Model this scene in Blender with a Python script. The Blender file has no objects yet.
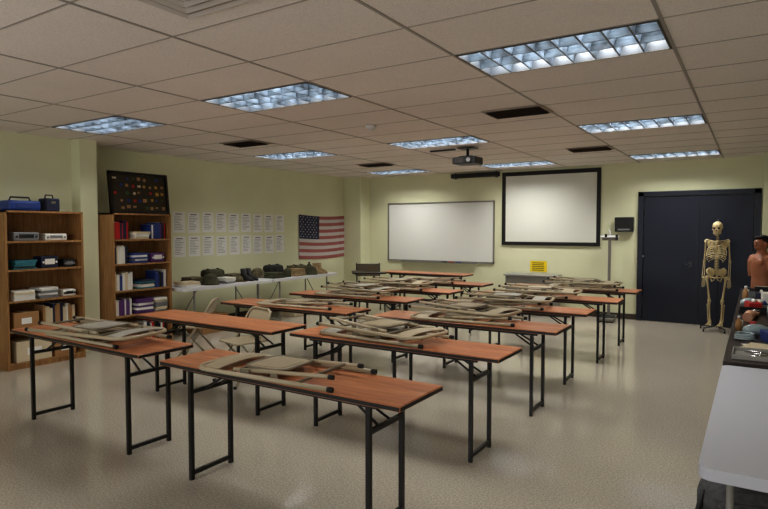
import bpy, bmesh, math, random
from mathutils import Vector, Matrix, Euler
random.seed(7)
S=bpy.context.scene
CEIL=2.79; XL=-7.95; YB=11.1; XR=1.4; YF=-1.6

# ---------------------------------------------------------------- materials
def lin(c):
    return tuple((v/255/12.92 if v/255<=.04045 else ((v/255+.055)/1.055)**2.4) for v in c)+(1,)
MC={}
def mat(name,col,rough=.6,metal=0,var=0,scale=8,bump=0,spec=.5,emit=0):
    if name in MC: return MC[name]
    m=bpy.data.materials.new(name); m.use_nodes=True
    nt=m.node_tree; b=nt.nodes['Principled BSDF']
    c=lin(col)
    b.inputs['Base Color'].default_value=c
    b.inputs['Roughness'].default_value=rough
    b.inputs['Metallic'].default_value=metal
    b.inputs['Specular IOR Level'].default_value=spec
    if emit:
        b.inputs['Emission Color'].default_value=c
        b.inputs['Emission Strength'].default_value=emit
    if var or bump:
        tc=nt.nodes.new('ShaderNodeTexCoord'); n=nt.nodes.new('ShaderNodeTexNoise')
        n.inputs['Scale'].default_value=scale; n.inputs['Detail'].default_value=4
        nt.links.new(tc.outputs['Object'],n.inputs['Vector'])
        if var:
            r=nt.nodes.new('ShaderNodeValToRGB')
            r.color_ramp.elements[0].position=.35; r.color_ramp.elements[1].position=.65
            r.color_ramp.elements[0].color=tuple(v*(1-var) for v in c[:3])+(1,)
            r.color_ramp.elements[1].color=tuple(min(1,v*(1+var)) for v in c[:3])+(1,)
            nt.links.new(n.outputs['Fac'],r.inputs['Fac']); nt.links.new(r.outputs['Color'],b.inputs['Base Color'])
        if bump:
            bp=nt.nodes.new('ShaderNodeBump'); bp.inputs['Strength'].default_value=bump; bp.inputs['Distance'].default_value=.01
            nt.links.new(n.outputs['Fac'],bp.inputs['Height']); nt.links.new(bp.outputs['Normal'],b.inputs['Normal'])
    MC[name]=m; return m

def wood(name,c1,c2,c3,sx=(.6,9,9),rough=.4,speck=0):
    m=bpy.data.materials.new(name); m.use_nodes=True; nt=m.node_tree; b=nt.nodes['Principled BSDF']
    tc=nt.nodes.new('ShaderNodeTexCoord'); mp=nt.nodes.new('ShaderNodeMapping'); mp.inputs['Scale'].default_value=sx
    n=nt.nodes.new('ShaderNodeTexNoise'); n.inputs['Scale'].default_value=4; n.inputs['Detail'].default_value=8; n.inputs['Roughness'].default_value=.65; n.inputs['Distortion'].default_value=.6
    r=nt.nodes.new('ShaderNodeValToRGB'); e=r.color_ramp.elements
    e[0].position=.3; e[0].color=lin(c1); e[1].position=.7; e[1].color=lin(c3)
    k=e.new(.5); k.color=lin(c2)
    nt.links.new(tc.outputs['Object'],mp.inputs['Vector']); nt.links.new(mp.outputs['Vector'],n.inputs['Vector'])
    nt.links.new(n.outputs['Fac'],r.inputs['Fac']); nt.links.new(r.outputs['Color'],b.inputs['Base Color'])
    b.inputs['Roughness'].default_value=rough
    MC[name]=m; return m

def two_noise(name,s1,lo,hi,p0,p1,s2,dark,rough):
    m=bpy.data.materials.new(name); m.use_nodes=True; nt=m.node_tree; b=nt.nodes['Principled BSDF']
    tc=nt.nodes.new('ShaderNodeTexCoord')
    n=nt.nodes.new('ShaderNodeTexNoise'); n.inputs['Scale'].default_value=s1; n.inputs['Detail'].default_value=3; n.inputs['Roughness'].default_value=.7
    n2=nt.nodes.new('ShaderNodeTexNoise'); n2.inputs['Scale'].default_value=s2; n2.inputs['Detail'].default_value=5
    r=nt.nodes.new('ShaderNodeValToRGB'); e=r.color_ramp.elements
    e[0].position=p0; e[0].color=lin(lo); e[1].position=p1; e[1].color=lin(hi)
    mx=nt.nodes.new('ShaderNodeMix'); mx.data_type='RGBA'; mx.blend_type='MULTIPLY'; mx.inputs['Factor'].default_value=1
    r2=nt.nodes.new('ShaderNodeValToRGB'); e=r2.color_ramp.elements; e[0].position=.3;e[0].color=(dark,dark,dark,1);e[1].position=.7;e[1].color=(1,1,1,1)
    for q in (n,n2): nt.links.new(tc.outputs['Object'],q.inputs['Vector'])
    nt.links.new(n.outputs['Fac'],r.inputs['Fac']); nt.links.new(n2.outputs['Fac'],r2.inputs['Fac'])
    nt.links.new(r.outputs['Color'],mx.inputs['A']); nt.links.new(r2.outputs['Color'],mx.inputs['B']); nt.links.new(mx.outputs['Result'],b.inputs['Base Color'])
    if isinstance(rough,tuple):
        rr=nt.nodes.new('ShaderNodeMapRange'); rr.inputs['To Min'].default_value=rough[0]; rr.inputs['To Max'].default_value=rough[1]
        nt.links.new(n2.outputs['Fac'],rr.inputs['Value']); nt.links.new(rr.outputs['Result'],b.inputs['Roughness'])
    else: b.inputs['Roughness'].default_value=rough
    return m
FLOOR=two_noise('speckled_vinyl',85,(152,143,128),(190,182,168),.38,.62,.9,.93,(.1,.16))
TILE=two_noise('ceiling_tile',160,(210,202,197),(236,228,223),.36,.5,.9,.93,.95)
WALL=mat('cream_paint',(217,217,184),.75,var=.03,scale=1.5,bump=.02)
TBAR=mat('tbar',(158,150,144),.5)
BASE=mat('cove_base',(62,52,44),.5)
LAM=wood('cherry_laminate',(140,84,52),(176,110,72),(200,138,96),(.7,7,7),.34)
OAK=wood('oak_veneer',(120,86,50),(150,110,68),(172,132,86),(8,8,.7),.5)
BLK=mat('black_metal',(16,15,16),.4)
EDGE=mat('black_edge',(24,20,20),.5)
BEI=mat('taupe_enamel',(168,154,128),.32)
BEI2=mat('taupe_enamel_dark',(112,102,84),.4)
GRY=mat('grey_enamel',(140,138,132),.4)
WHT=mat('white_plastic',(212,212,214),.4)
PAP=mat('paper',(230,229,224),.8)
CHR=mat('chrome',(190,190,190),.25,metal=1)
RUB=mat('rubber',(24,24,24),.8)

# ---------------------------------------------------------------- mesh builder
class MB:
    def __init__(s): s.bm=bmesh.new(); s.m=[]
    def mi(s,m):
        if m not in s.m: s.m.append(m)
        return s.m.index(m)
    def _fin(s,verts,m,smooth):
        i=s.mi(m); fs=set()
        for v in verts: fs.update(v.link_faces)
        for f in fs: f.material_index=i; f.smooth=smooth
        return fs
    def box(s,c,d,m,rot=(0,0,0),bev=0,seg=1):
        M=Matrix.Translation(c)@Euler(rot).to_matrix().to_4x4()@Matrix.Diagonal((d[0],d[1],d[2],1))
        vs=bmesh.ops.create_cube(s.bm,size=1,matrix=M)['verts']
        s._fin(vs,m,False)
        if bev:
            es=set()
            for v in vs: es.update(v.link_edges)
            bmesh.ops.bevel(s.bm,geom=list(es),offset=bev,segments=seg,affect='EDGES',profile=.5)
    def b2(s,a,b,m,**k):
        s.box([(a[i]+b[i])/2 for i in range(3)],[abs(b[i]-a[i]) for i in range(3)],m,**k)
    def cyl(s,p,q,r,m,r2=None,seg=16,smooth=True):
        p=Vector(p);q=Vector(q);d=q-p
        M=Matrix.Translation((p+q)/2)@d.to_track_quat('Z','Y').to_matrix().to_4x4()
        vs=bmesh.ops.create_cone(s.bm,cap_ends=True,segments=seg,radius1=r,radius2=r if r2 is None else r2,depth=d.length,matrix=M)['verts']
        for f in s._fin(vs,m,smooth):
            if len(f.verts)>4: f.smooth=False
    def ell(s,c,r,m,rot=(0,0,0),seg=16,half=False):
        M=Matrix.Translation(c)@Euler(rot).to_matrix().to_4x4()@Matrix.Diagonal((r[0],r[1],r[2],1))
        vs=bmesh.ops.create_uvsphere(s.bm,u_segments=seg,v_segments=max(6,seg//2),radius=1,matrix=M)['verts']
        s._fin(vs,m,True)
    def tube(s,pts,r,m,seg=8,closed=False):
        pts=[Vector(p) for p in pts]; n=len(pts); rings=[]; i_m=s.mi(m)
        up=None
        for i,p in enumerate(pts):
            if closed: t=pts[(i+1)%n]-pts[i-1]
            else: t=pts[min(i+1,n-1)]-pts[max(i-1,0)]
            t.normalize()
            if up is None: up=Vector((0,0,1)) if abs(t.z)<.9 else Vector((1,0,0))
            a=t.cross(up)
            if a.length<1e-4: a=t.cross(Vector((1,.1,0)))
            a.normalize(); b=a.cross(t).normalized(); up=b
            rr=r[i] if isinstance(r,(list,tuple)) else r
            rings.append([s.bm.verts.new(p+(a*math.cos(2*math.pi*k/seg)+b*math.sin(2*math.pi*k/seg))*rr) for k in range(seg)])
        for i in range(n if closed else n-1):
            A=rings[i];B=rings[(i+1)%n]
            for k in range(seg):
                f=s.bm.faces.new((A[k],A[(k+1)%seg],B[(k+1)%seg],B[k])); f.smooth=True; f.material_index=i_m
        if not closed:
            for A in (rings[0],rings[-1]):
                f=s.bm.faces.new(A); f.material_index=i_m
    def loft(s,secs,m,seg=24,rot=None,cap=True):
        i_m=s.mi(m); rings=[]
        for (cx,cy,z,rx,ry) in secs:
            rings.append([s.bm.verts.new((cx+rx*math.cos(2*math.pi*k/seg),cy+ry*math.sin(2*math.pi*k/seg),z)) for k in range(seg)])
        for A,B in zip(rings,rings[1:]):
            for k in range(seg):
                f=s.bm.faces.new((A[k],A[(k+1)%seg],B[(k+1)%seg],B[k])); f.smooth=True; f.material_index=i_m
        if cap:
            for A in (rings[0],rings[-1]):
                f=s.bm.faces.new(A); f.material_index=i_m
    def slab(s,outline,z0,z1,m,smooth=False):
        i_m=s.mi(m)
        A=[s.bm.verts.new((x,y,z0)) for x,y in outline];B=[s.bm.verts.new((x,y,z1)) for x,y in outline]
        n=len(A)
        for k in range(n):
            f=s.bm.faces.new((A[k],A[(k+1)%n],B[(k+1)%n],B[k])); f.material_index=i_m; f.smooth=smooth
        for R in (A,B):
            f=s.bm.faces.new(R); f.material_index=i_m
    def obj(s,name,loc=(0,0,0),rot=(0,0,0)):
        bmesh.ops.recalc_face_normals(s.bm,faces=s.bm.faces)
        me=bpy.data.meshes.new(name); s.bm.to_mesh(me); s.bm.free()
        for m in s.m: me.materials.append(m)
        o=bpy.data.objects.new(name,me); S.collection.objects.link(o)
        o.location=loc; o.rotation_euler=rot
        return o
def inst(o,name,loc,rot=(0,0,0)):
    n=bpy.data.objects.new(name,o.data); S.collection.objects.link(n); n.location=loc; n.rotation_euler=rot
    return n
def rrect(x0,x1,y0,y1,r,n=5):
    out=[]
    for cx,cy,a in ((x1-r,y1-r,0),(x0+r,y1-r,90),(x0+r,y0+r,180),(x1-r,y0+r,270)):
        for k in range(n+1):
            t=math.radians(a+90*k/n); out.append((cx+r*math.cos(t),cy+r*math.sin(t)))
    return out

# ---------------------------------------------------------------- room shell
b=MB(); b.b2((XL-.2,YF-.2,-.1),(XR+.2,YB+.2,0),FLOOR); b.obj('floor')
b=MB(); b.b2((XL-.15,YF-.15,0),(XL,YB+.15,3.2),WALL); b.obj('wall_left')
b=MB(); b.b2((XL,YF,0),(-7.6,4.25,CEIL),WALL); b.b2((XL,4.25,0),(-7.4,4.48,CEIL),WALL); b.obj('wall_left_pilaster')
b=MB(); b.b2((XL,YB,0),(XR,YB+.15,3.2),WALL); b.obj('wall_back')
b=MB(); b.b2((XR,YF-.15,0),(XR+.15,YB+.15,3.2),WALL); b.obj('wall_right')
b=MB()
b.b2((XL,YF-.15,0),(XR,YF,.9),WALL); b.b2((XL,YF-.15,2.4),(XR,YF,3.2),WALL)
b.b2((XL,YF-.15,.9),(-6.6,YF,2.4),WALL); b.b2((.6,YF-.15,.9),(XR,YF,2.4),WALL)
b.obj('wall_front')
b=MB()
for x in (-6.6,-4.8,-3.0,-1.2,.6): b.b2((x-.03,YF-.12,.9),(x+.03,YF-.04,2.4),CHR)
for z in (.93,2.37): b.b2((-6.6,YF-.12,z-.03),(.6,YF-.04,z+.03),CHR)
b.obj('added_window')  # unseen window frame, added behind the camera to go with the fill light
b=MB(); b.b2((XL,10.72,0),(-7.48,YB,CEIL),WALL); b.obj('wall_corner_pilaster')
b=MB(); b.b2((.09,10.6,0),(.6,YB,CEIL),WALL); b.obj('wall_back_pilaster')
b=MB(); b.b2((-7.48,YB-.012,0),(-1.76,YB,.1),BASE); b.obj('baseboard_back')
b=MB(); b.b2((XL,4.48,0),(XL+.012,10.72,.1),BASE); b.b2((-7.6,YF,0),(-7.588,4.25,.1),BASE); b.obj('baseboard_left')
b=MB(); b.b2((.09,10.588,0),(.6,10.6,.1),BASE); b.b2((XR-.012,YF,0),(XR,YB,.1),BASE); b.obj('baseboard_right')

GX=1.275; GY=.632; GX0=-1.745; GY0=3.595
fix=set((-2*i,5*j) for i in range(3) for j in range(-1,3))  # first row is unseen, added behind the camera for its light
b=MB()
kx0=math.floor((XL-GX0)/GX); kx1=math.ceil((XR-GX0)/GX); ky0=math.floor((YF-GY0)/GY); ky1=math.ceil((YB-GY0)/GY)
for i in range(kx0,kx1):
    for j in range(ky0,ky1):
        if (i,j) in fix: continue
        x0=max(XL,GX0+i*GX);x1=min(XR,GX0+(i+1)*GX);y0=max(YF,GY0+j*GY);y1=min(YB,GY0+(j+1)*GY)
        b.b2((x0,y0,CEIL),(x1,y1,CEIL+.02),TILE)
b.obj('ceiling')
b=MB()
for i in range(kx0+1,kx1):
    x=GX0+i*GX; b.b2((x-.010,YF,CEIL-.005),(x+.010,YB,CEIL+.001),TBAR)
for j in range(ky0+1,ky1):
    y=GY0+j*GY; b.b2((XL,y-.006,CEIL-.003),(XR,y+.006,CEIL+.001),TBAR)
b.obj('trim_ceiling_grid')

# ---------------------------------------------------------------- troffers
LOUV=mat('louver_aluminium_glimmer',(78,88,100),.35,metal=0,var=.8,scale=7)  # strong mottling paints lamp glimmer into the blade colour
LOUV2=mat('louver_aluminium_dark_glimmer',(60,70,80),.35,var=.85,scale=8)  # cross blades: glimmer painted in by the same mottling, darker base
HOUS=mat('troffer_housing',(60,66,74),.5); RIM=mat('troffer_rim',(60,58,58),.5)
b=MB()
W=1.225;D=.585
for (x0,x1,y0,y1) in ((-W/2-.015,-W/2,-D/2,D/2),(W/2,W/2+.015,-D/2,D/2),(-W/2-.015,W/2+.015,-D/2-.012,-D/2),(-W/2-.015,W/2+.015,D/2,D/2+.012)):
    b.b2((x0,y0,0),(x1,y1,.14),HOUS); b.b2((x0,y0,-.008),(x1,y1,0),RIM)
b.b2((-W/2-.01,-D/2-.01,.14),(W/2+.01,D/2+.01,.15),HOUS)
nx,ny=8,3
def blade(p,q,ax,m):
    # parabolic blade: curved flanks, narrow bottom edge
    i_m=b.mi(m)
    o=Vector((1,0,0)) if ax=='y' else Vector((0,1,0))
    P=Vector(p);Q=Vector(q); prof=[(.006,0),(.0075,.012),(.011,.03),(.019,.05),(.032,.07)]
    rows=[]
    for w,z in prof:
        dz=Vector((0,0,z)); rows.append([b.bm.verts.new(t+dz) for t in (P-o*w,Q-o*w,Q+o*w,P+o*w)])
    for A,B in zip(rows,rows[1:]):
        for k in range(4):
            f=b.bm.faces.new((A[k],A[(k+1)%4],B[(k+1)%4],B[k])); f.material_index=i_m; f.smooth=False
    for A in (rows[0],rows[-1]): 
        f=b.bm.faces.new(A); f.material_index=i_m
for k in range(1,nx): x=-W/2+W*k/nx; blade((x,-D/2,0),(x,D/2,0),'y',LOUV)
for k in range(1,ny): y=-D/2+D*k/ny; blade((-W/2,y,0),(W/2,y,0),'x',LOUV2)
for k in range(ny):
    y=-D/2+D*(k+.5)/ny
    b.cyl((-W/2+.02,y,.115),(W/2-.02,y,.115),.0127,mat('tube_glass',(235,245,255),.3,emit=1.5),seg=10)
tro=None
for (i,j) in sorted(fix):
    loc=(GX0+(i+.5)*GX,GY0+(j+.5)*GY,CEIL)
    if tro is None: tro=b.obj('ceiling_light_troffer',loc)
    else: inst(tro,'ceiling_light_troffer',loc)
    L=bpy.data.lights.new('fluorescent_lamp','AREA'); L.shape='RECTANGLE'; L.size=1.15; L.size_y=.52
    L.energy={-5:4,0:58,5:86,10:90}[j]*(.82 if i==-4 else 1); L.color=(1,.99,.95)  # lowest energy goes to the added lamps behind the camera
    o=bpy.data.objects.new('fluorescent_lamp',L); S.collection.objects.link(o); o.location=(loc[0],loc[1],CEIL+.1)
L=bpy.data.lights.new('added_fill_light','AREA'); L.shape='RECTANGLE'; L.size=7; L.size_y=1.4; L.energy=72; L.color=(1,.985,.97)  # added fill lamp, unseen behind the camera, brightens the room
o=bpy.data.objects.new('added_fill_light',L); S.collection.objects.link(o); o.location=(-3,YF-.02,1.65); o.rotation_euler=(math.radians(90),0,0)

VD=mat('vent_dark',(60,48,40),.6); VF=mat('vent_frame',(150,138,126),.5)
b=MB()
b.b2((-.3,-.2,-.012),(.3,.2,0),VF)
b.b2((-.27,-.17,-.014),(.27,.17,-.011),VD)
for k in range(6): b.box((0,-.14+k*.056,-.02),(.54,.03,.004),VD,rot=(.6,0,0))
for n,(x,y) in enumerate(((-2.02,5.62),(-5.86,5.68),(-5.8,8.8),(-2.05,8.75))):
    if n==0: v=b.obj('ceiling_air_vent',(x,y,CEIL-.004))
    else: inst(v,'ceiling_air_vent',(x,y,CEIL-.004))
b=MB()
DF=mat('diffuser_enamel',(196,190,186),.5)
for k,s_ in enumerate((.27,.2,.13,.06)):
    z=-.003-k*.005
    for sx in (-1,1):
        b.box((sx*s_,0,z),(.04,2*s_+.03,.004),DF,rot=(0,sx*.2,0)); b.box((0,sx*s_,z),(2*s_+.03,.04,.004),DF,rot=(-sx*.2,0,0))
b.b2((-.3,-.3,-.002),(.3,.3,0),VF)
b.obj('ceiling_air_diffuser',(-2.38,1.88,CEIL-.004))
b=MB(); b.cyl((0,0,-.045),(0,0,0),.05,WHT,r2=.065); b.cyl((0,0,-.055),(0,0,-.045),.03,WHT); b.obj('smoke_detector',(-3.68,5.48,CEIL-.004))

# projector
b=MB()
b.box((0,0,-.19),(.36,.28,.1),BLK,bev=.015,seg=2); b.cyl((.08,-.02,-.19),(.08,-.16,-.19),.04,BLK); b.cyl((.08,-.15,-.19),(.08,-.168,-.19),.033,CHR)
b.cyl((0,0,-.14),(0,0,-.006),.02,BLK); b.box((0,0,-.012),(.24,.2,.012),BLK); b.box((0,0,-.13),(.2,.16,.012),BLK)
for x in (-.12,-.08,-.04): b.box((x,-.141,-.19),(.02,.004,.06),VD)
b.box((-.4,0,-.015),(.4,.05,.02),BLK)
b.obj('ceiling_projector',(-3.5,7.7,CEIL-.006))

# ---------------------------------------------------------------- folding table
def folding_table():
    b=MB(); H=.76;L_=1.83;D_=.457
    b.b2((-L_/2+.004,-D_/2+.004,H-.006),(L_/2-.004,D_/2-.004,H),LAM)
    b.b2((-L_/2,-D_/2,H-.03),(L_/2,D_/2,H-.003),EDGE,bev=.003)
    for y in (-.17,.17): b.b2((-.74,y-.01,H-.055),(.74,y+.01,H-.03),BLK)
    for sx in (-1,1):
        x=sx*.69
        for y in (-.165,.165):
            b.b2((x-.013,y-.013,.0),(x+.013,y+.013,H-.035),BLK)
        b.b2((x-.011,-.165,.03),(x+.011,.165,.055),BLK)
        b.b2((x-.011,-.165,H-.2),(x+.011,.165,H-.175),BLK)
        b.b2((x-.011,-.165,H-.06),(x+.011,.165,H-.035),BLK)
        for y in (-.06,.06):
            b.cyl((x,y,H-.19),(x-sx*.26,y*.5,H-.04),.008,BLK,seg=8)
        b.b2((x-sx*.28-.03,-.04,H-.05),(x-sx*.28+.03,.04,H-.03),BLK)
    return b
tabs=[(-2.34,2.6,.0),(-4.44,2.65,-.02),(-2.32,3.83,0),(-4.3,3.77,0),(-2.29,5.02,.01),(-4.4,4.95,.01),(-2.33,6.2,.02),(-4.36,6.1,0),(-2.26,7.4,0),(-4.36,7.25,0),(-2.25,8.65,0),(-4.4,8.45,0)]
T0=None
for x,y,r in tabs:
    if T0 is None: T0=folding_table().obj('folding_table',(x,y,0),(0,0,r))
    else: inst(T0,'folding_table',(x,y,0),(0,0,r))
inst(T0,'folding_table',(-5.45,10.05,0),(0,0,0))

# ---------------------------------------------------------------- folded chair (lying flat), x: 0 back top .. 1 feet
def arc_u(x0,x1,w,r,z,n=6):
    pts=[(x1,-w,z),(x0+r,-w,z)]
    for k in range(1,n+1):
        t=math.radians(90*k/n); pts.append((x0+r-r*math.sin(t),-w+r-r*math.cos(t),z))
    for k in range(0,n+1):
        t=math.radians(90*k/n); pts.append((x0+r-r*math.cos(t),w-r+r*math.sin(t),z))
    pts.append((x1,w,z)); return pts
SEATG=mat('seat_grey',(166,162,152),.35)
def folded_chair(seat=BEI,seat2=BEI2):
    b=MB()
    b.tube(arc_u(0,1.02,.225,.11,.014),.0135,BEI)
    n=8
    for k in range(n):
        a=-.2+.4*k/n; c=-.2+.4*(k+1)/n
        za=.02+.014*(1-(a/.2)**2); zc=.02+.014*(1-(c/.2)**2)
        i=b.mi(seat)
        v=[b.bm.verts.new(p) for p in ((.06,a,za),(.06,c,zc),(.19,c,zc),(.19,a,za),(.06,a,za+.004),(.06,c,zc+.004),(.19,c,zc+.004),(.19,a,za+.004))]
        for q in ((0,3,2,1),(4,5,6,7),(0,1,5,4),(3,7,6,2),(0,4,7,3),(1,2,6,5)):
            f=b.bm.faces.new([v[t] for t in q]); f.material_index=i; f.smooth=False
    for s_ in (-1,1): b.tube([(.3,s_*.185,.03),(.9,s_*.15,.056),(.96,s_*.15,.058)],.012,BEI)
    b.tube([(.86,-.15,.056),(.86,.15,.056)],.009,BEI2); b.tube([(.78,-.225,.016),(.78,.225,.016)],.009,BEI2)
    b.tube([(.29,-.225,.016),(.29,.225,.016)],.008,BEI2)
    ol=rrect(.34,.64,-.16,.16,.07)
    b.slab(ol,.046,.052,seat)
    b.tube([(x,y,.05) for x,y in ol],.0085,BEI2,seg=6,closed=True)
    b.slab(rrect(.38,.6,-.12,.12,.05),.052,.056,seat2)
    for y in (-.205,.205):
        b.box((.4,y,.03),(.07,.006,.035),BEI2); b.box((.62,y,.03),(.05,.006,.03),BEI2)
    for y in (-.225,.225): b.cyl((1.0,y,.014),(1.03,y,.014),.0155,RUB,seg=10)
    for y in (-.15,.15): b.cyl((.955,y,.058),(.985,y,.058),.014,RUB,seg=10)
    return b
C0={}
def put_chair(x,y,z,r,g=0):
    rot=(0,0,r)
    if g not in C0: C0[g]=(folded_chair(BEI,BEI) if not g else folded_chair(SEATG,SEATG)).obj('folded_metal_chair',(x,y,z),rot)
    else: inst(C0[g],'folded_metal_chair',(x,y,z),rot)
TZ=.7625; CH=.07
pi=math.pi
put_chair(-2.88,2.55,TZ,.05)
put_chair(-4.85,2.66,TZ,.0); put_chair(-3.72,2.62,TZ+CH,pi+.14,1)
put_chair(-3.0,3.9,TZ,-.06,1); put_chair(-1.95,3.72,TZ+CH,pi-.18)
put_chair(-2.8,5.0,TZ,.08); put_chair(-1.85,5.1,TZ+CH,pi-.12)
put_chair(-4.8,4.95,TZ,0.1)
put_chair(-2.9,6.15,TZ,.08); put_chair(-1.85,6.3,TZ+CH,pi+.15,1)
put_chair(-4.9,6.1,TZ,.05); put_chair(-3.85,6.2,TZ+CH,pi-.12,1)
put_chair(-2.95,7.4,TZ,.0); put_chair(-1.8,7.3,TZ+CH,pi+.1)
put_chair(-4.9,7.25,TZ,.0); put_chair(-3.9,7.3,TZ+CH,pi+.1)
put_chair(-2.6,8.65,TZ,0); put_chair(-1.6,8.7,TZ+CH,pi)
put_chair(-5.0,8.45,TZ,0)

# open folding chair
def open_chair():
    b=MB()
    pts=[(-.22,.24,.0)]+[(-.22,-.16,.66)]
    for k in range(1,7):
        t=math.radians(90*k/6); pts.append((-.22+.1-.1*math.cos(t),-.16-.05*math.sin(t),.66+.1*math.sin(t)))
    for k in range(0,7):
        t=math.radians(90*k/6); pts.append((.12+.1*math.sin(t),-.21+.05*(1-math.cos(t)),.66+.1*math.cos(t)))
    pts.append((.22,.24,0))
    b.tube(pts,.0125,BEI)
    for x in (-.185,.185): b.tube([(x,.14,.43),(x,-.24,.0)],.011,BEI2)
    b.tube([(-.185,-.2,.05),(.185,-.2,.05)],.009,BEI2); b.tube([(-.22,.17,.12),(.22,.17,.12)],.009,BEI2)
    b.box((0,0,.435),(.38,.4,.02),BEI,bev=.009,seg=2)
    b.box((0,-.175,.66),(.4,.01,.19),BEI,rot=(.45,0,0),bev=.004)
    for p in ((-.22,.24,0),(.22,.24,0)): b.cyl(p,(p[0],p[1],.025),.017,RUB,seg=10)
    return b
o1=open_chair().obj('folding_chair',(-4.55,4.36,0),(0,0,2.9))
inst(o1,'folding_chair',(-5.75,4.75,0),(0,0,2.2))

# ---------------------------------------------------------------- tablet-arm chair
b=MB()
GB=mat('tablet_laminate',(46,38,34),.4)
for sx in (-1,1):
    b.tube([(sx*.22,.22,0),(sx*.2,.18,.42),(sx*.2,-.18,.44),(sx*.2,-.26,.82)],.012,BLK)
    b.tube([(sx*.2,-.1,.43),(sx*.22,-.28,0)],.012,BLK)
b.box((0,0,.45),(.42,.4,.03),BEI2,bev=.012,seg=2); b.box((0,-.25,.7),(.42,.025,.22),BEI2,rot=(-.15,0,0),bev=.01,seg=2)
b.tube([(.2,-.2,.6),(.26,0,.66),(.26,.2,.67)],.011,BLK)
b.slab([(.3+.0,-.15),(.34,.3),(.28,.42),(-.2,.42),(-.22,.26),(.1,.2),(.16,-.12)],.675,.7,GB)
o=b.obj('tablet_arm_chair',(-6.3,9.35,0),(0,0,-2.4)); o.scale=(1.15,1.15,1.15)

# ---------------------------------------------------------------- bookshelves
def bookshelf(name,y0,y1,x0=-7.47,x1=-7.1,H=1.83):
    b=MB(); t=.022
    b.b2((x0,y0,0),(x1,y0+t,H),OAK); b.b2((x0,y1-t,0),(x1,y1,H),OAK)
    for z in (.07,.45,.79,1.15,1.48): b.b2((x0,y0+t,z-t),(x1-.005,y1-t,z),OAK)
    b.b2((x0,y0+.0,H-t),(x1,y1,H),OAK); b.b2((x0,y0,0),(x0+.008,y1,H),OAK); b.b2((x1-.03,y0+t,0),(x1-.012,y1-t,.05),OAK)
    b.obj(name)
bookshelf('bookshelf',3.2,4.1); bookshelf('bookshelf',4.5,5.4)
cols={n:mat('cover_'+n,c,.6) for n,c in dict(red=(170,30,28),blue=(38,58,120),navy=(28,34,60),white=(220,218,210),cream=(205,190,160),black=(26,26,28),purple=(88,52,110),green=(60,84,52),grey=(120,122,124),tan=(160,120,78),yellow=(200,170,60),teal=(50,110,120)).items()}
def books(name,y0,y1,z,pal,h=(.2,.27),lean=True,x=-7.16,dep=.22):
    z+=.001
    b=MB(); y=y0
    while y<y1:
        t=random.uniform(.015,.045); hh=random.uniform(*h); m=cols[random.choice(pal)]
        if y+t>y1: break
        b.box((x-dep/2,y+t/2,z+hh/2),(dep,t-.002,hh),m)
        b.box((x-dep/2-.003,y+t/2,z+hh/2+.0015),(dep-.008,t*.7,hh),PAP)
        y+=t
    b.obj(name)
def stack(name,yc,z,n,pal,w=.22,x=-7.25,d=.28,tt=(.012,.035),rot=0.,tilt=.12):
    z+=.001
    b=MB(); zz=z
    for k in range(n):
        t=random.uniform(*tt); m=cols[random.choice(pal)]; r=random.uniform(-tilt,tilt)+rot
        b.box((x,yc,zz+t/2),(d*random.uniform(.85,1),w*random.uniform(.85,1),t-.001),m,rot=(0,0,r))
        b.box((x+.002,yc,zz+t/2),(d*.84,w*.84,t*.8),PAP,rot=(0,0,r))
        zz+=t
    b.obj(name); return zz
def device(name,c,d,m,m2):
    b=MB(); b.box((0,0,d[2]/2+.001),d,m,bev=.01,seg=2); b.box((d[0]/2,0,d[2]*.55),(.006,d[1]*.6,d[2]*.5),m2,bev=.002)
    for k in (-1,1): b.cyl((d[0]/2,k*d[1]*.38,d[2]*.5),(d[0]/2+.012,k*d[1]*.38,d[2]*.5),.012,m2,seg=10)
    b.obj(name,c)
device('projector_unit',(-7.27,3.45,1.48),(.25,.28,.1),cols['grey'],cols['black'])
device('radio_receiver',(-7.27,3.8,1.48),(.22,.26,.08),cols['white'],cols['grey'])
stack('magazine_stack',3.42,1.15,5,['teal','grey','black'],w=.26)
device('blood_pressure_kit',(-7.27,3.72,1.15),(.2,.2,.14),cols['navy'],cols['white'])
device('charger_unit',(-7.25,3.96,1.15),(.16,.14,.09),cols['black'],cols['grey'])
stack('paper_stack',3.4,.79,5,['white','cream','yellow'],w=.25); stack('binder_stack',3.68,.79,6,['white','grey','white'],w=.22)
device('label_printer',(-7.25,3.94,.79),(.2,.16,.08),cols['white'],cols['black'])
def carton(name,c,d,r=0,m=None):
    m=m or cols['tan']; b=MB(); b.box((0,0,d[2]/2+.001),d,m,bev=.003); b.box((0,0,d[2]+.002),(d[0]*.98,.05,.002),cols['cream'])
    b.box((d[0]/2+.001,0,d[2]*.5),(.002,d[1]*.4,d[2]*.35),PAP)
    b.obj(name,c,(0,0,r))
carton('cardboard_carton',(-7.27,3.42,.45),(.28,.28,.2)); books('book_row',3.62,4.04,.45,['white','cream','tan','navy'])
carton('cardboard_carton',(-7.27,3.5,.07),(.28,.4,.24),m=cols['cream']); carton('cardboard_carton',(-7.27,3.87,.07),(.26,.26,.18))
BLU=mat('blue_nylon',(26,58,128),.5)
b=MB(); b.box((0,0,.06),(.26,.36,.12),BLU,bev=.03,seg=3); b.tube([(0,-.12,.11),(0,-.1,.16),(0,.1,.16),(0,.12,.11)],.01,cols['black']); b.box((.131,0,.06),(.006,.2,.05),cols['blue']); b.obj('blue_carry_bag',(-7.28,3.45,1.83))
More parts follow.
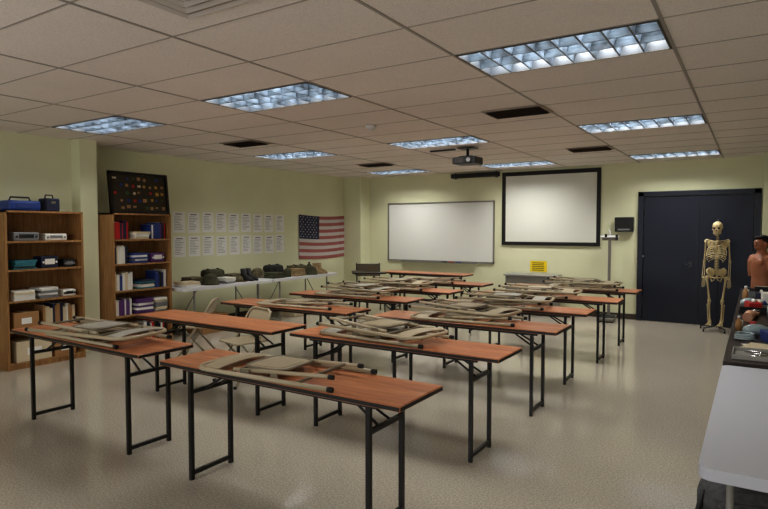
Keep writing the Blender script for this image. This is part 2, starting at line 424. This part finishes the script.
b=MB(); b.box((0,0,.08),(.2,.16,.16),cols['navy'],bev=.015,seg=2); b.box((.1,0,.11),(.01,.05,.03),CHR); b.tube([(0,-.05,.155),(0,-.04,.2),(0,.04,.2),(0,.05,.155)],.009,BLK); b.obj('navy_tool_case',(-7.27,3.78,1.83))
books('red_binder_row',4.53,4.78,1.48,['red','red','navy'],h=(.22,.25)); stack('document_stack',4.95,1.48,4,['white','cream','white'],w=.24); books('book_row',5.1,5.36,1.48,['purple','blue','red','navy','white'],h=(.18,.24))
books('book_row',4.54,4.76,1.15,['navy','cream','white']); stack('notebook_stack',4.92,1.15,5,['grey','white','blue'],w=.24); device('first_aid_monitor',(-7.26,5.22,1.15),(.2,.22,.13),cols['purple'],cols['white'])
books('book_row',4.54,4.85,.79,['white','cream','blue','white'],h=(.2,.25)); stack('book_stack',5.02,.79,6,['navy','white','teal'],w=.24); books('manual_row',5.17,5.36,.79,['blue','white','black'])
books('manual_row',4.54,4.8,.45,['white','purple','white']); stack('magazine_stack',4.98,.45,9,['purple','white','purple'],w=.26); stack('book_stack',5.24,.45,7,['white','grey','cream'],w=.2)
carton('cardboard_carton',(-7.27,4.72,.07),(.28,.3,.26)); books('book_row',4.95,5.34,.07,['navy','red','white','black'])

b=MB()
DK=mat('frame_ebony',(28,22,20),.4); FELT=mat('felt_dark',(60,54,40),.9,var=.2,scale=30)
b.b2((-.02,-.46,0),(.0,.46,.58),FELT)
for (p,q) in (((-.02,-.46,0),(.03,.46,.035)),((-.02,-.46,.545),(.03,.46,.58)),((-.02,-.46,0),(.03,-.425,.58)),((-.02,.425,0),(.03,.46,.58))): b.b2(p,q,DK)
gold=mat('brass_medal',(190,150,70),.35,metal=.8)
for r_ in range(5):
    for c_ in range(9):
        if random.random()<.15: continue
        y=-.37+c_*.092+random.uniform(-.015,.015); z=.09+r_*.1+random.uniform(-.01,.01)
        m=random.choice([gold,cols['red'],cols['cream'],cols['green'],cols['blue'],cols['tan'],cols['tan']])
        if random.random()<.5: b.cyl((0,y,z),(.008,y,z),random.uniform(.016,.028),m,seg=12)
        else: b.box((.004,y,z),(.008,random.uniform(.03,.06),random.uniform(.025,.05)),m)
b.obj('award_shadow_box',(-7.33,5.08,1.832),(0,-.1,0))

# ---------------------------------------------------------------- left wall: papers + flag
INK=mat('ink_grey',(104,104,106),.8)
b=MB()
for r_ in range(2):
    for c_ in range(9):
        y=6.08+c_*.298+random.uniform(-.01,.01); z=1.56-r_*.4+random.uniform(-.008,.008)
        b.b2((XL+.001,y,z),(XL+.003,y+.24,z+.34),PAP)
        b.b2((XL+.003,y+.05,z+.295),(XL+.0034,y+.18,z+.31),INK)
        for k in range(9):
            b.b2((XL+.003,y+.025,z+.265-k*.027),(XL+.0034,y+random.uniform(.12,.21),z+.271-k*.027),INK)
b.obj('posted_notices')
FR=mat('flag_red',(160,96,92),.9); FW=mat('flag_white',(196,188,184),.9); FB=mat('flag_blue',(52,56,76),.9); ST=mat('flag_star',(190,188,186),.9)
b=MB()
Wf,Hf=1.58,.92;N=36
def fx(y,z): return .012+.006*math.sin(y*16+z*3)+.004*math.sin(y*31)
for s_ in range(13):
    z1=Hf-s_*Hf/13; z0=z1-Hf/13
    for k in range(N):
        ya,yb=Wf*k/N,Wf*(k+1)/N
        blue=(ya<Wf*.4-1e-6 and s_<7)
        m=FB if blue else (FR if s_%2==0 else FW)
        sag=lambda y:-.03*math.sin(y/Wf*pi)
        v=[b.bm.verts.new((fx(y,z),y,z+sag(y))) for y,z in ((ya,z0),(yb,z0),(yb,z1),(ya,z1))]
        f=b.bm.faces.new(v); f.material_index=b.mi(m); f.smooth=True
for r_ in range(9):
    for c_ in range(6 if r_%2==0 else 5):
        y=.05+c_*.105+(0 if r_%2==0 else .052); z=Hf-.04-r_*.051
        b.cyl((fx(y,z)+.0015,y,z-.03*math.sin(y/Wf*pi)),(fx(y,z)+.003,y,z-.03*math.sin(y/Wf*pi)),.013,ST,seg=5)
b.obj('american_flag',(XL,9.15,1.0))

# ---------------------------------------------------------------- back wall items
WB=mat('whiteboard_surface',(222,224,218),.25)
b=MB()
b.b2((-6.97,YB-.02,.93),(-4.45,YB-.001,2.18),WB)
for p,q in (((-6.98,.915),(-4.44,.945)),((-6.98,2.165),(-4.44,2.195)),((-6.98,.915),(-6.95,2.195)),((-4.47,.915),(-4.44,2.195))):
    b.b2((p[0],YB-.03,p[1]),(q[0],YB-.001,q[1]),mat('alu_trim',(140,138,132),.4,metal=.5))
b.b2((-6.6,YB-.09,.9),(-4.8,YB-.02,.915),MC['alu_trim'])
for k,cn in enumerate(('black','red','blue')): b.cyl((-5.6+k*.16,YB-.06,.925),(-5.48+k*.16,YB-.06,.925),.009,cols[cn],seg=8)
b.obj('whiteboard')
SCR=mat('screen_fabric',(214,214,204),.8); BKF=mat('screen_border',(14,14,14),.6)
b=MB()
b.b2((-4.28,YB-.03,1.3),(-2.39,YB-.012,2.74),BKF); b.b2((-4.2,YB-.034,1.37),(-2.46,YB-.029,2.66),SCR)
b.obj('projection_screen')
b=MB(); b.box((-4.85,YB-.07,2.715),(1.05,.1,.09),BLK,bev=.01); b.box((-5.3,YB-.03,2.715),(.04,.05,.12),BLK); b.box((-4.4,YB-.03,2.715),(.04,.05,.12),BLK); b.obj('pull_down_screen_case')
YL=mat('yellow_card',(235,205,20),.7)
b=MB(); b.b2((-3.7,YB-.004,.79),(-3.37,YB-.001,1.0),YL)
for k in range(5): b.b2((-3.66,YB-.006,.955-k*.035),(-3.41-random.uniform(0,.06),YB-.004,.967-k*.035),cols['black'])
b.obj('yellow_warning_sign')
b=MB()
b.b2((-4.02,10.6,.05),(-3.1,11.05,.73),GRY,bev=.005); b.b2((-4.05,10.57,.73),(-3.07,11.06,.76),GRY,bev=.004)
for x in (-3.99,-3.54): b.b2((x,10.592,.09),(x+.42,10.602,.7),GRY)
for x in (-3.6,-3.5): b.b2((x-.008,10.57,.35),(x+.008,10.592,.45),CHR)
for x in (-3.98,-3.14):
    for y in (10.65,11.0): b.cyl((x,y,0),(x,y,.05),.02,BLK)
b.obj('storage_cabinet')
NV=mat('door_navy',(9,16,36),.45,bump=.02,scale=4); NF=mat('door_frame_navy',(10,17,35),.4)
b=MB()
b.b2((-1.75,YB-.06,0),(-1.66,YB-.001,2.27),NF); b.b2((-.02,YB-.06,0),(.07,YB-.001,2.27),NF); b.b2((-1.75,YB-.06,2.19),(.07,YB-.001,2.27),NF)
b.obj('trim_door_frame')
b=MB()
b.b2((-1.655,YB-.035,.01),(-.825,YB-.002,2.185),NV,bev=.003); b.b2((-.815,YB-.035,.01),(-.025,YB-.002,2.185),NV,bev=.003)
b.b2((-.84,YB-.045,.01),(-.80,YB-.033,2.185),NF)
DH=mat('door_hardware',(70,70,74),.35,metal=.8)
b.cyl((-.92,YB-.04,1.02),(-.92,YB-.1,1.02),.012,DH); b.cyl((-.92,YB-.095,1.02),(-1.03,YB-.095,1.02),.011,DH); b.box((-.92,YB-.038,1.02),(.05,.01,.1),DH)
for z in (.3,1.1,1.95): b.cyl((-1.655,YB-.045,z-.06),(-1.655,YB-.045,z+.06),.01,DH)
b.obj('door_1')
b=MB(); b.box((0,-.06,0),(.31,.12,.26),BLK,bev=.012,seg=2); b.box((0,-.125,.02),(.22,.008,.14),cols['black']); b.box((0,-.125,-.09),(.2,.01,.03),cols['grey']); b.obj('wall_monitor_box',(-1.97,YB-.001,1.7))
SG=mat('scale_grey',(120,116,108),.45)
b=MB()
b.box((0,0,.05),(.27,.5,.06),SG,bev=.015,seg=2); b.box((0,-.05,.085),(.25,.34,.012),RUB)
for x in (-.1,.1):
    for y in (-.2,.2): b.cyl((x,y,0),(x,y,.03),.02,RUB)
b.box((0,.2,.75),(.05,.05,1.36),SG,bev=.01); b.box((0,.2,1.44),(.26,.05,.05),SG,bev=.008); b.box((0,.165,1.49),(.3,.015,.025),CHR); b.box((-.06,.16,1.5),(.04,.04,.06),BLK); b.box((.12,.17,1.47),(.04,.05,.1),BLK)
b.box((.0,.235,1.5),(.015,.012,.2),CHR); b.box((0,.14,1.6),(.02,.2,.01),CHR)
b.obj('physician_scale',(-2.17,10.72,0),(0,0,.1))

# ---------------------------------------------------------------- military surplus tables along left wall
def white_table(L_,D_,H=.755,topm=WHT,legm=GRY):
    b=MB()
    b.slab(rrect(-D_/2,D_/2,-L_/2,L_/2,.05),H-.045,H,topm)
    for sy in (-1,1):
        y=sy*(L_/2-.25)
        b.tube([(-D_/2+.1,y,0),(-D_/2+.1,y,H-.05)],.014,legm); b.tube([(D_/2-.1,y,0),(D_/2-.1,y,H-.05)],.014,legm)
        b.tube([(-D_/2+.1,y,.3),(D_/2-.1,y,.3)],.011,legm); b.tube([(-D_/2+.1,y,.02),(D_/2-.1,y,.02)],.012,legm)
        b.tube([(0,y,.3),(0,y-sy*.3,H-.05)],.009,legm)
    return b
w=white_table(1.83,.74).obj('white_folding_table',(-7.3,6.4,0))
inst(w,'white_folding_table',(-7.3,8.25,0))
OLV=mat('olive_drab',(62,62,42),.9,var=.35,scale=14,bump=.3); CAM=mat('camo_cloth',(92,84,62),.95,var=.55,scale=22,bump=.3); DKG=mat('dark_kit',(34,34,32),.8,bump=.2,scale=20); TANC=mat('desert_tan',(150,128,94),.9,var=.2,scale=18)
def helmet(loc,m,r=0):
    b=MB(); b.loft([(0,0,.0,.16,.135),(0,0,.02,.145,.12),(0,0,.07,.138,.115),(0,0,.12,.115,.095),(0,0,.15,.08,.065),(0,0,.165,.03,.025)],m,seg=20); b.tube([(.12,-.08,.03),(.1,-.1,.007),(.02,-.12,.006)],.005,DKG); b.obj('combat_helmet',loc,(0,0,r))
def pack(loc,m,d=(.3,.4,.22),r=0,name='field_pack'):
    b=MB(); b.box((0,0,d[2]/2),d,m,bev=min(d)*.28,seg=3); b.box((d[0]*.5,0,d[2]*.42),(.06,d[1]*.55,d[2]*.5),m,bev=.025,seg=2)
    for k in (-1,1): b.tube([(d[0]*.3,k*d[1]*.3,d[2]*.95),(0,k*d[1]*.3,d[2]+.01),(-d[0]*.4,k*d[1]*.3,d[2]*.8)],.012,DKG)
    b.obj(name,loc,(0,0,r))
def cap(loc,m,r=0):
    b=MB(); b.loft([(0,0,0,.09,.1),(0,0,.05,.092,.1),(0,0,.085,.075,.085),(0,0,.095,.03,.03)],m,seg=18); b.slab([(.06,-.085),(.15,-.06),(.175,0),(.15,.06),(.06,.085)],0,.008,m); b.obj('field_cap',loc,(0,0,r))
def clothes(loc,m,r=0,n=3):
    b=MB()
    for k in range(n): b.box((0,0,.018+k*.033),(.26,.3-.02*k,.032),m,rot=(0,0,random.uniform(-.06,.06)),bev=.012,seg=2)
    b.obj('folded_uniform',loc,(0,0,r))
def boots(loc,m,r=0):
    b=MB()
    for k in (-.06,.06):
        b.loft([(0,k,0,.14,.045),(0,k,.03,.138,.045),(-.02,k,.06,.11,.042),(-.07,k,.1,.055,.042),(-.08,k,.2,.05,.045)],m,seg=16)
    b.obj('combat_boots',loc,(0,0,r))
def canteen(loc,m):
    b=MB(); b.loft([(0,0,0,.05,.07),(0,0,.1,.055,.075),(0,0,.15,.04,.05),(0,0,.165,.018,.018),(0,0,.19,.018,.018)],m,seg=18); b.cyl((0,0,.19),(0,0,.205),.022,cols['black']); b.obj('canteen',loc)
Z=.757
stack('document_stack',5.75,Z,3,['white','cream'],w=.3,x=-7.2)
clothes((-7.5,6.1,Z),CAM); helmet((-7.12,6.12,Z),OLV); stack('document_stack',6.42,Z,4,['white','grey'],w=.22,x=-7.1,d=.24)
pack((-7.5,6.5,Z),OLV,(.26,.34,.2)); cap((-7.14,6.7,Z),CAM,.3); boots((-7.12,6.95,Z),DKG,.1); clothes((-7.5,6.95,Z),CAM)
clothes((-7.12,7.55,Z),OLV); helmet((-7.48,7.5,Z),CAM); pack((-7.48,7.9,Z),DKG,(.26,.34,.2)); canteen((-7.08,7.85,Z),OLV)
clothes((-7.15,8.15,Z),TANC,n=4); cap((-7.5,8.25,Z),OLV); helmet((-7.12,8.52,Z),OLV); pack((-7.5,8.6,Z),CAM,(.26,.34,.16)); boots((-7.12,8.82,Z),TANC,.0); canteen((-7.5,8.95,Z),OLV)
carton('cardboard_carton',(-7.3,6.2,0),(.4,.5,.28)); carton('cardboard_carton',(-7.3,8.3,0),(.35,.45,.28),m=cols['cream'])

# ---------------------------------------------------------------- right side tables
w2=white_table(1.92,.76,H=.74,topm=mat('white_table_top',(192,194,204),.4)).obj('white_folding_table',(.22,3.36,0))
DKT=mat('dark_walnut',(40,26,22),.4,var=.2,scale=6)
def dark_table(y0,y1):
    b=MB(); b.b2((-.16,y0,.72),(.6,y1,.755),DKT,bev=.004); b.b2((-.12,y0+.04,.6),(.56,y1-.04,.72),DKT)
    for x in (-.09,.53):
        for y in (y0+.08,y1-.08): b.b2((x-.025,y-.025,0),(x+.025,y+.025,.6),DKT)
    b.b2((-.1,y0+.08,.15),(.54,y1-.08,.17),DKT)
    b.obj('dark_wood_table')
dark_table(4.38,6.18); dark_table(6.21,8.0); dark_table(8.03,9.92)
Z=.757
GLASS=mat('clear_plastic',(150,165,170),.15); SKN=mat('trainer_vinyl',(190,140,112),.5)
def bottle(loc,m,h=.2,r=.03,capm=None):
    b=MB(); b.loft([(0,0,0,r,r),(0,0,h*.65,r,r),(0,0,h*.8,r*.45,r*.45),(0,0,h*.88,r*.4,r*.4)],m,seg=16); b.cyl((0,0,h*.87),(0,0,h),r*.45,capm or WHT,seg=12); b.obj('plastic_bottle',loc)
def roll(loc,m,r=.03,h=.06):
    b=MB(); n=20
    b.tube([(r*.65*math.cos(2*pi*k/n),r*.65*math.sin(2*pi*k/n),h/2) for k in range(n)],r*.35,m,seg=6,closed=True); b.cyl((0,0,0),(0,0,h),r,m,seg=20); b.cyl((0,0,h-.001),(0,0,h+.001),r*.4,cols['black'],seg=12); b.obj('bandage_roll',loc)
def coil(loc,m,R=.07):
    b=MB(); pts=[(R*math.cos(t*.5)*(1-.004*t),R*math.sin(t*.5)*(1-.004*t),.008+.0011*t) for t in range(44)]; b.tube(pts,.007,m,seg=6); b.obj('tubing_coil',loc)
def tray(loc,d,m,m2):
    b=MB(); x,y,h=d
    b.b2((-x/2,-y/2,0),(x/2,y/2,.006),m)
    for s_ in (-1,1): b.b2((s_*x/2-.004,-y/2,0),(s_*x/2+.004,y/2,h),m); b.b2((-x/2,s_*y/2-.004,0),(x/2,s_*y/2+.004,h),m)
    for k in range(6): b.cyl((random.uniform(-.3,.1)*x,(-.4+k*.15)*y,.014),(random.uniform(.1,.4)*x,(-.38+k*.15)*y,.016),.007,m2,seg=8)
    b.obj('instrument_tray',loc)
def glovebox(loc,m,r=0):
    b=MB(); b.box((0,0,.04),(.12,.24,.08),m,bev=.003); b.slab([(.03*math.cos(2*pi*k/16),.07*math.sin(2*pi*k/16)) for k in range(16)],.08,.082,cols['black']); b.ell((0,0,.09),(.02,.05,.025),cols['white'],seg=10); b.box((.0605,0,.04),(.002,.18,.05),cols['white']); b.obj('glove_box',loc,(0,0,r))
def bvm(loc,r=0):
    b=MB(); b.ell((0,0,.05),(.1,.05,.049),GLASS); b.cyl((.09,0,.05),(.15,0,.05),.02,WHT,seg=12); b.loft([(.17,0,.02,.045,.035),(.17,0,.04,.03,.025),(.165,0,.065,.012,.012)],cols['blue'],seg=14); b.obj('bag_valve_mask',loc,(0,0,r))
def sheets(loc,n=3):
    b=MB()
    for k in range(n): b.box((random.uniform(-.02,.02),random.uniform(-.03,.03),.001+.0025*k),(.2,.27,.002),PAP if k%2 else cols['cream'],rot=(0,0,random.uniform(-.4,.4)))
    b.obj('loose_papers',loc)
def arm(loc,r=0):
    b=MB(); b.tube([(-.2,0,.045),(-.05,0,.05),(.05,0,.045),(.2,0,.03),(.25,0,.028)],[.042,.046,.038,.026,.028],SKN,seg=14)
    b.box((.285,0,.024),(.08,.07,.028),SKN,bev=.011,seg=2)
    for k,l in enumerate((.06,.075,.078,.065)): y_=-.026+k*.0175; b.tube([(.32,y_,.026),(.32+l*.6,y_,.026),(.32+l,y_,.016)],[.0085,.0075,.006],SKN,seg=8)
    b.tube([(.26,.035,.022),(.3,.06,.02),(.33,.066,.016)],[.0095,.009,.007],SKN,seg=8)
    b.obj('iv_training_arm',loc,(0,0,r))
tray((.02,4.62,Z),(.26,.3,.03),GRY,CHR); roll((.3,4.55,Z),PAP); bottle((.28,4.75,Z),WHT,.18); sheets((.05,4.98,Z)); bottle((.3,4.98,Z),GLASS,.14,.026)
coil((-.05,5.27,Z),GLASS); glovebox((.14,5.28,Z),cols['blue'],.3); bvm((.02,5.52,Z),.5); roll((.28,5.5,Z),cols['tan']); bottle((-.1,5.72,Z),cols['tan'],.13,.024); sheets((.08,5.82,Z),4); bottle((.3,5.75,Z),cols['teal'],.2)
roll((-.1,6.02,Z),PAP,.028,.05); roll((.0,6.05,Z),cols['red'],.026,.045); device('suction_unit',(.4,5.3,Z),(.2,.3,.18),cols['grey'],cols['black'])
arm((-.02,6.5,Z),1.45); glovebox((.2,6.4,Z),cols['cream']); bottle((.22,6.62,Z),cols['white'],.2); bottle((.14,6.72,Z),GLASS,.16,.028)
tray((.0,7.05,Z),(.24,.28,.04),cols['black'],CHR); glovebox((.0,7.35,Z),cols['red'],.2); coil((.2,7.4,Z),cols['green']); bvm((-.04,7.58,Z),.6); carton('supply_box',(.16,7.86,Z),(.16,.18,.14),.1,cols['white'])
bottle((-.08,7.9,Z),cols['tan'],.2); sheets((.02,8.2,Z),5); bottle((-.08,8.42,Z),cols['white'],.16); glovebox((.08,8.5,Z),cols['navy']); tray((.0,8.8,Z),(.24,.26,.05),cols['grey'],cols['blue']); roll((-.08,9.05,Z),PAP); carton('supply_box',(.12,9.15,Z),(.22,.2,.1),0,cols['black'])
device('training_monitor',(.42,7.0,Z),(.24,.36,.24),cols['grey'],cols['black'])
# backpack beside/under the white table
BP=mat('grey_pack_cloth',(74,74,76),.85,var=.25,scale=30,bump=.3)
b=MB()
b.box((0,0,.22),(.34,.3,.42),BP,bev=.09,seg=3); b.box((-.05,-.15,.15),(.24,.1,.2),BP,bev=.04,seg=2); b.box((-.02,-.14,.33),(.22,.06,.1),cols['black'],bev=.025,seg=2)
b.tube([(-.05,0,.42),(-.03,0,.47),(.03,0,.47),(.05,0,.42)],.01,cols['black'])
b.tube([(-.16,-.02,.38),(-.21,-.08,.25),(-.19,-.1,.1),(-.15,-.08,.04)],.014,cols['black']); b.tube([(.16,-.02,.38),(.21,-.08,.25),(.19,-.1,.1)],.014,cols['black'])
b.tube([(-.12,-.2,.245),(0,-.205,.25),(.08,-.2,.245)],.004,CHR)
b.obj('backpack',(-.03,3.16,.001),(0,0,.3))

# ---------------------------------------------------------------- skeleton
BONE=mat('bone_ivory',(200,182,138),.5); SOCK=mat('bone_shadow',(48,34,22),.9)
def skeleton(loc,rz):
    b=MB()
    def bone(p,q,r,k=1.6,m=BONE):
        p=Vector(p);q=Vector(q)
        b.tube([p,p.lerp(q,.12),p.lerp(q,.5),p.lerp(q,.88),q],[r*k,r*1.05,r*.85,r*1.05,r*k],m,seg=8)
        b.ell(p,(r*k,)*3,m,seg=8); b.ell(q,(r*k,)*3,m,seg=8)
    H=1.74
    b.ell((0,.015,H-.085),(.073,.092,.083),BONE,seg=20)
    b.loft([(0,-.045,H-.215,.03,.022),(0,-.045,H-.2,.038,.035),(0,-.04,H-.165,.05,.045),(0,-.035,H-.12,.062,.055)],BONE,seg=16)
    for sx in (-1,1):
        b.ell((sx*.03,-.082,H-.11),(.019,.012,.017),SOCK,seg=10)
        b.ell((sx*.055,-.055,H-.13),(.014,.03,.009),BONE,seg=8)
        bone((sx*.05,-.0,H-.13),(sx*.047,-.02,H-.19),.008,1.1); bone((sx*.047,-.02,H-.19),(sx*.012,-.07,H-.212),.008,1.1)
    b.ell((0,-.088,H-.142),(.009,.008,.014),SOCK,seg=8); b.box((0,-.08,H-.178),(.05,.02,.018),WHT,bev=.004); b.box((0,-.085,H-.178),(.05,.012,.002),SOCK)
    def sp(t): return Vector((0,.03+.03*math.sin(t*pi*2-.6),H-.2-t*.56))
    for k in range(23):
        p=sp(k/22); r=.013+.009*k/22
        b.cyl(p-Vector((0,0,.009)),p+Vector((0,0,.009)),r,BONE,seg=10); b.box(p+Vector((0,.025,0)),(.008,.03,.008),BONE); b.box(p,(r*3.4,.008,.007),BONE)
    for k in range(11):
        t=.22+.045*k; c=sp(t); w=[.065,.088,.105,.118,.126,.13,.132,.13,.124,.112,.09][k]
        for sx in (-1,1):
            pts=[];full=1 if k<8 else .62
            for a in range(11):
                th=a/10*pi*full; x=sx*(w*math.sin(th)+.012*math.cos(th/2)); yy=c.y-.065+ .07*math.cos(th)-(.03*(a/10)); z=c.z-.07*(a/10)+(.05*max(0,a/10-.75) if k>4 else 0)
                pts.append((x,yy,z))
            b.tube(pts,.0055,BONE,seg=6)
    b.box((0,-.085,H-.42),(.028,.008,.17),BONE,bev=.003); b.box((0,-.08,H-.33),(.045,.01,.04),BONE,bev=.004)
    for sx in (-1,1):
        bone((sx*.015,-.075,H-.315),(sx*.145,.0,H-.29),.007)
        b.ell((sx*.1,.065,H-.37),(.045,.008,.075),BONE,rot=(0,sx*.25,0),seg=12); bone((sx*.06,.075,H-.33),(sx*.15,.03,H-.29),.006)
        sh=Vector((sx*.158,.01,H-.31)); el=Vector((sx*.175,.03,H-.62)); wr=Vector((sx*.175,-.03,H-.87))
        bone(sh,el,.011,1.8); bone(el+Vector((sx*.01,0,-.01)),wr+Vector((sx*.015,0,0)),.0065,1.5); bone(el+Vector((-sx*.008,.008,-.005)),wr+Vector((-sx*.012,.005,0)),.006,1.5)
        b.ell(wr+Vector((0,0,-.02)),(.024,.013,.018),BONE,seg=10)
        for f_,(dx,ln) in enumerate(((-.026,.05),(-.012,.085),(0,.095),(.012,.088),(.024,.07))):
            p=wr+Vector((sx*0+dx*.8,-.004,-.03))
            if f_==0: q=wr+Vector((-sx*.045,-.015,-.07)); r_=q+Vector((-sx*.008,-.01,-.03)); bone(wr+Vector((-sx*.018,0,-.025)),q,.0045,1.3); bone(q,r_,.004,1.3)
            else:
                q=p+Vector((dx*.3,-.004,-.06)); r_=q+Vector((dx*.1,-.008,-ln*.45)); s_=r_+Vector((0,-.008,-ln*.35))
                bone(p,q,.004,1.3); bone(q,r_,.0038,1.3); bone(r_,s_,.0034,1.3)
        c=Vector((sx*.08,.02,H-.8))
        b.ell(c,(.062,.014,.068),BONE,rot=(.3,sx*.45,sx*.5),seg=14); b.tube([(sx*.03,.05,H-.77),(sx*.1,.03,H-.735),(sx*.135,-.02,H-.77),(sx*.12,-.04,H-.82),(sx*.085,-.01,H-.87)],.011,BONE)
        b.tube([(sx*.085,-.01,H-.87),(sx*.045,-.05,H-.88),(0,-.06,H-.885)],.01,BONE); b.tube([(sx*.085,-.01,H-.87),(sx*.06,0,H-.945),(sx*.02,-.045,H-.91)],.009,BONE)
        hip=Vector((sx*.09,0,H-.87)); tr=Vector((sx*.13,.01,H-.885)); kn=Vector((sx*.09,0,H-1.25)); an=Vector((sx*.08,.02,.17))
        bone(hip,tr,.013,1.5); bone(tr,kn,.0145,1.9); b.ell(kn+Vector((0,-.03,0)),(.02,.01,.022),BONE,seg=10)
        bone(kn+Vector((0,0,-.03)),an,.0125,1.9); bone(kn+Vector((sx*.028,.01,-.06)),an+Vector((sx*.024,0,0)),.006,1.5)
        b.ell(an+Vector((0,.03,-.03)),(.022,.035,.024),BONE,seg=10); b.ell(an+Vector((0,-.03,-.025)),(.026,.045,.018),BONE,seg=10)
        for f_ in range(5):
            x=sx*(f_-2)*.013; bone(an+Vector((x*.8,-.05,-.035)),an+Vector((x*1.3,-.11,-.05)),.005,1.3); bone(an+Vector((x*1.3,-.115,-.05)),an+Vector((x*1.4,-.15+abs(f_)*.004,-.055)),.005,1.2)
    b.loft([(0,.05,H-.9,.006,.008),(0,.07,H-.85,.02,.012),(0,.055,H-.79,.042,.02),(0,.045,H-.755,.045,.022)],BONE,seg=12)
    b.tube([(0,.14,.05),(0,.14,H+.0),(0,.1,H+.03),(0,.02,H+.02),(0,.015,H-.02)],.008,DH); b.tube([(0,.14,H-.8),(0,.06,H-.8)],.008,CHR)
    for k in range(5):
        a=2*pi*k/5+.3; e=Vector((.25*math.cos(a),.14+.25*math.sin(a),.055)); b.tube([(0,.14,.08),e],.012,DH); b.cyl(e+Vector((-.008,0,-.03)),e+Vector((.008,0,-.03)),.025,BLK,seg=12); b.cyl(e,e+Vector((0,0,-.03)),.006,CHR,seg=8)
    return b.obj('anatomical_skeleton',loc,(0,0,rz))
skeleton((-.5,10.45,0),-.1)

# ---------------------------------------------------------------- torso manikin
SK=mat('manikin_skin',(172,112,82),.5,var=.06,scale=10); HAIR=mat('manikin_hair',(26,18,16),.8,bump=.4,scale=60)
def manikin(loc,rz):
    root=bpy.data.objects.new('training_manikin',None); S.collection.objects.link(root); root.location=loc; root.rotation_euler=(0,0,rz)
    hz=-.035
    b=MB()
    b.loft([(0,0,.0,.15,.1),(0,0,.06,.145,.1),(0,0,.16,.14,.098),(0,-.005,.27,.16,.108),(0,-.005,.36,.175,.112),(0,0,.43,.17,.1),(0,.01,.475,.12,.075),(0,.012,.5,.07,.062),(0,.008,.53,.058,.06),(0,.0,.56,.056,.06)],SK)
    for sx in (-1,1):
        b.ell((sx*.165,0,.41),(.062,.06,.065),SK); b.loft([(sx*.205,0,.16,.03,.032),(sx*.205,0,.22,.04,.042),(sx*.2,0,.3,.046,.048),(sx*.19,0,.4,.054,.055)],SK,seg=16)
        b.ell((sx*.075,-.085,.37),(.075,.03,.05),SK)
        b.ell((sx*.077,.005,.655+hz),(.012,.022,.032),SK,rot=(0,0,sx*.3))
    b.ell((0,.005,.675+hz),(.078,.096,.085),SK,seg=20); b.loft([(0,-.045,.575+hz,.02,.02),(0,-.035,.59+hz,.045,.045),(0,-.025,.63+hz,.062,.064),(0,-.02,.67+hz,.07,.075)],SK,seg=20)
    b.ell((0,-.1,.64+hz),(.013,.02,.012),SK); b.ell((0,-.095,.66+hz),(.008,.014,.025),SK); b.ell((0,-.085,.69+hz),(.06,.014,.01),SK); b.ell((0,-.078,.6+hz),(.03,.016,.014),SK)
    o=b.obj('body'); o.parent=root
    md=o.modifiers.new('r','REMESH'); md.mode='VOXEL'; md.voxel_size=.007; md.use_smooth_shade=True
    md=o.modifiers.new('s','SMOOTH'); md.iterations=6; md.factor=.5
    b=MB()
    b.ell((0,.03,.7+hz),(.086,.095,.082),HAIR,seg=20); b.ell((0,-.035,.745+hz),(.07,.05,.03),HAIR); b.ell((0,.085,.65+hz),(.06,.035,.055),HAIR)
    o=b.obj('hair'); o.parent=root
    b=MB()
    LIP=mat('lips',(120,50,44),.4); EYW=mat('eye_white',(225,220,210),.3)
    b.ell((0,-.101,.613+hz),(.022,.006,.005),LIP); b.ell((0,-.099,.605+hz),(.018,.006,.005),LIP)
    for sx in (-1,1): b.ell((sx*.03,-.084,.672+hz),(.014,.008,.007),EYW); b.ell((sx*.03,-.091,.672+hz),(.006,.004,.006),cols['black']); b.ell((sx*.03,-.092,.69+hz),(.018,.005,.003),HAIR)
    o=b.obj('face_details'); o.parent=root
    b=MB(); b.slab(rrect(-.2,.2,-.13,.13,.05),-.03,.002,cols['black']); o=b.obj('base'); o.parent=root
manikin((.08,9.65,.787),-.95)

# ---------------------------------------------------------------- world + camera
Wd=bpy.data.worlds.new('w'); S.world=Wd; Wd.use_nodes=True
Wd.node_tree.nodes['Background'].inputs[0].default_value=(.75,.85,1,1); Wd.node_tree.nodes['Background'].inputs[1].default_value=.5
cam=bpy.data.cameras.new('camera'); cam.sensor_fit='HORIZONTAL'; cam.sensor_width=36; cam.lens=580.2/768*36; cam.clip_start=.05
co=bpy.data.objects.new('camera',cam); S.collection.objects.link(co); co.location=(0,0,1.617); co.rotation_euler=(pi/2-.0437,0,.569); S.camera=co
S.view_settings.view_transform='Standard'
try: S.view_settings.look='Medium High Contrast'
except Exception: S.view_settings.look='None'
S.view_settings.exposure=.1
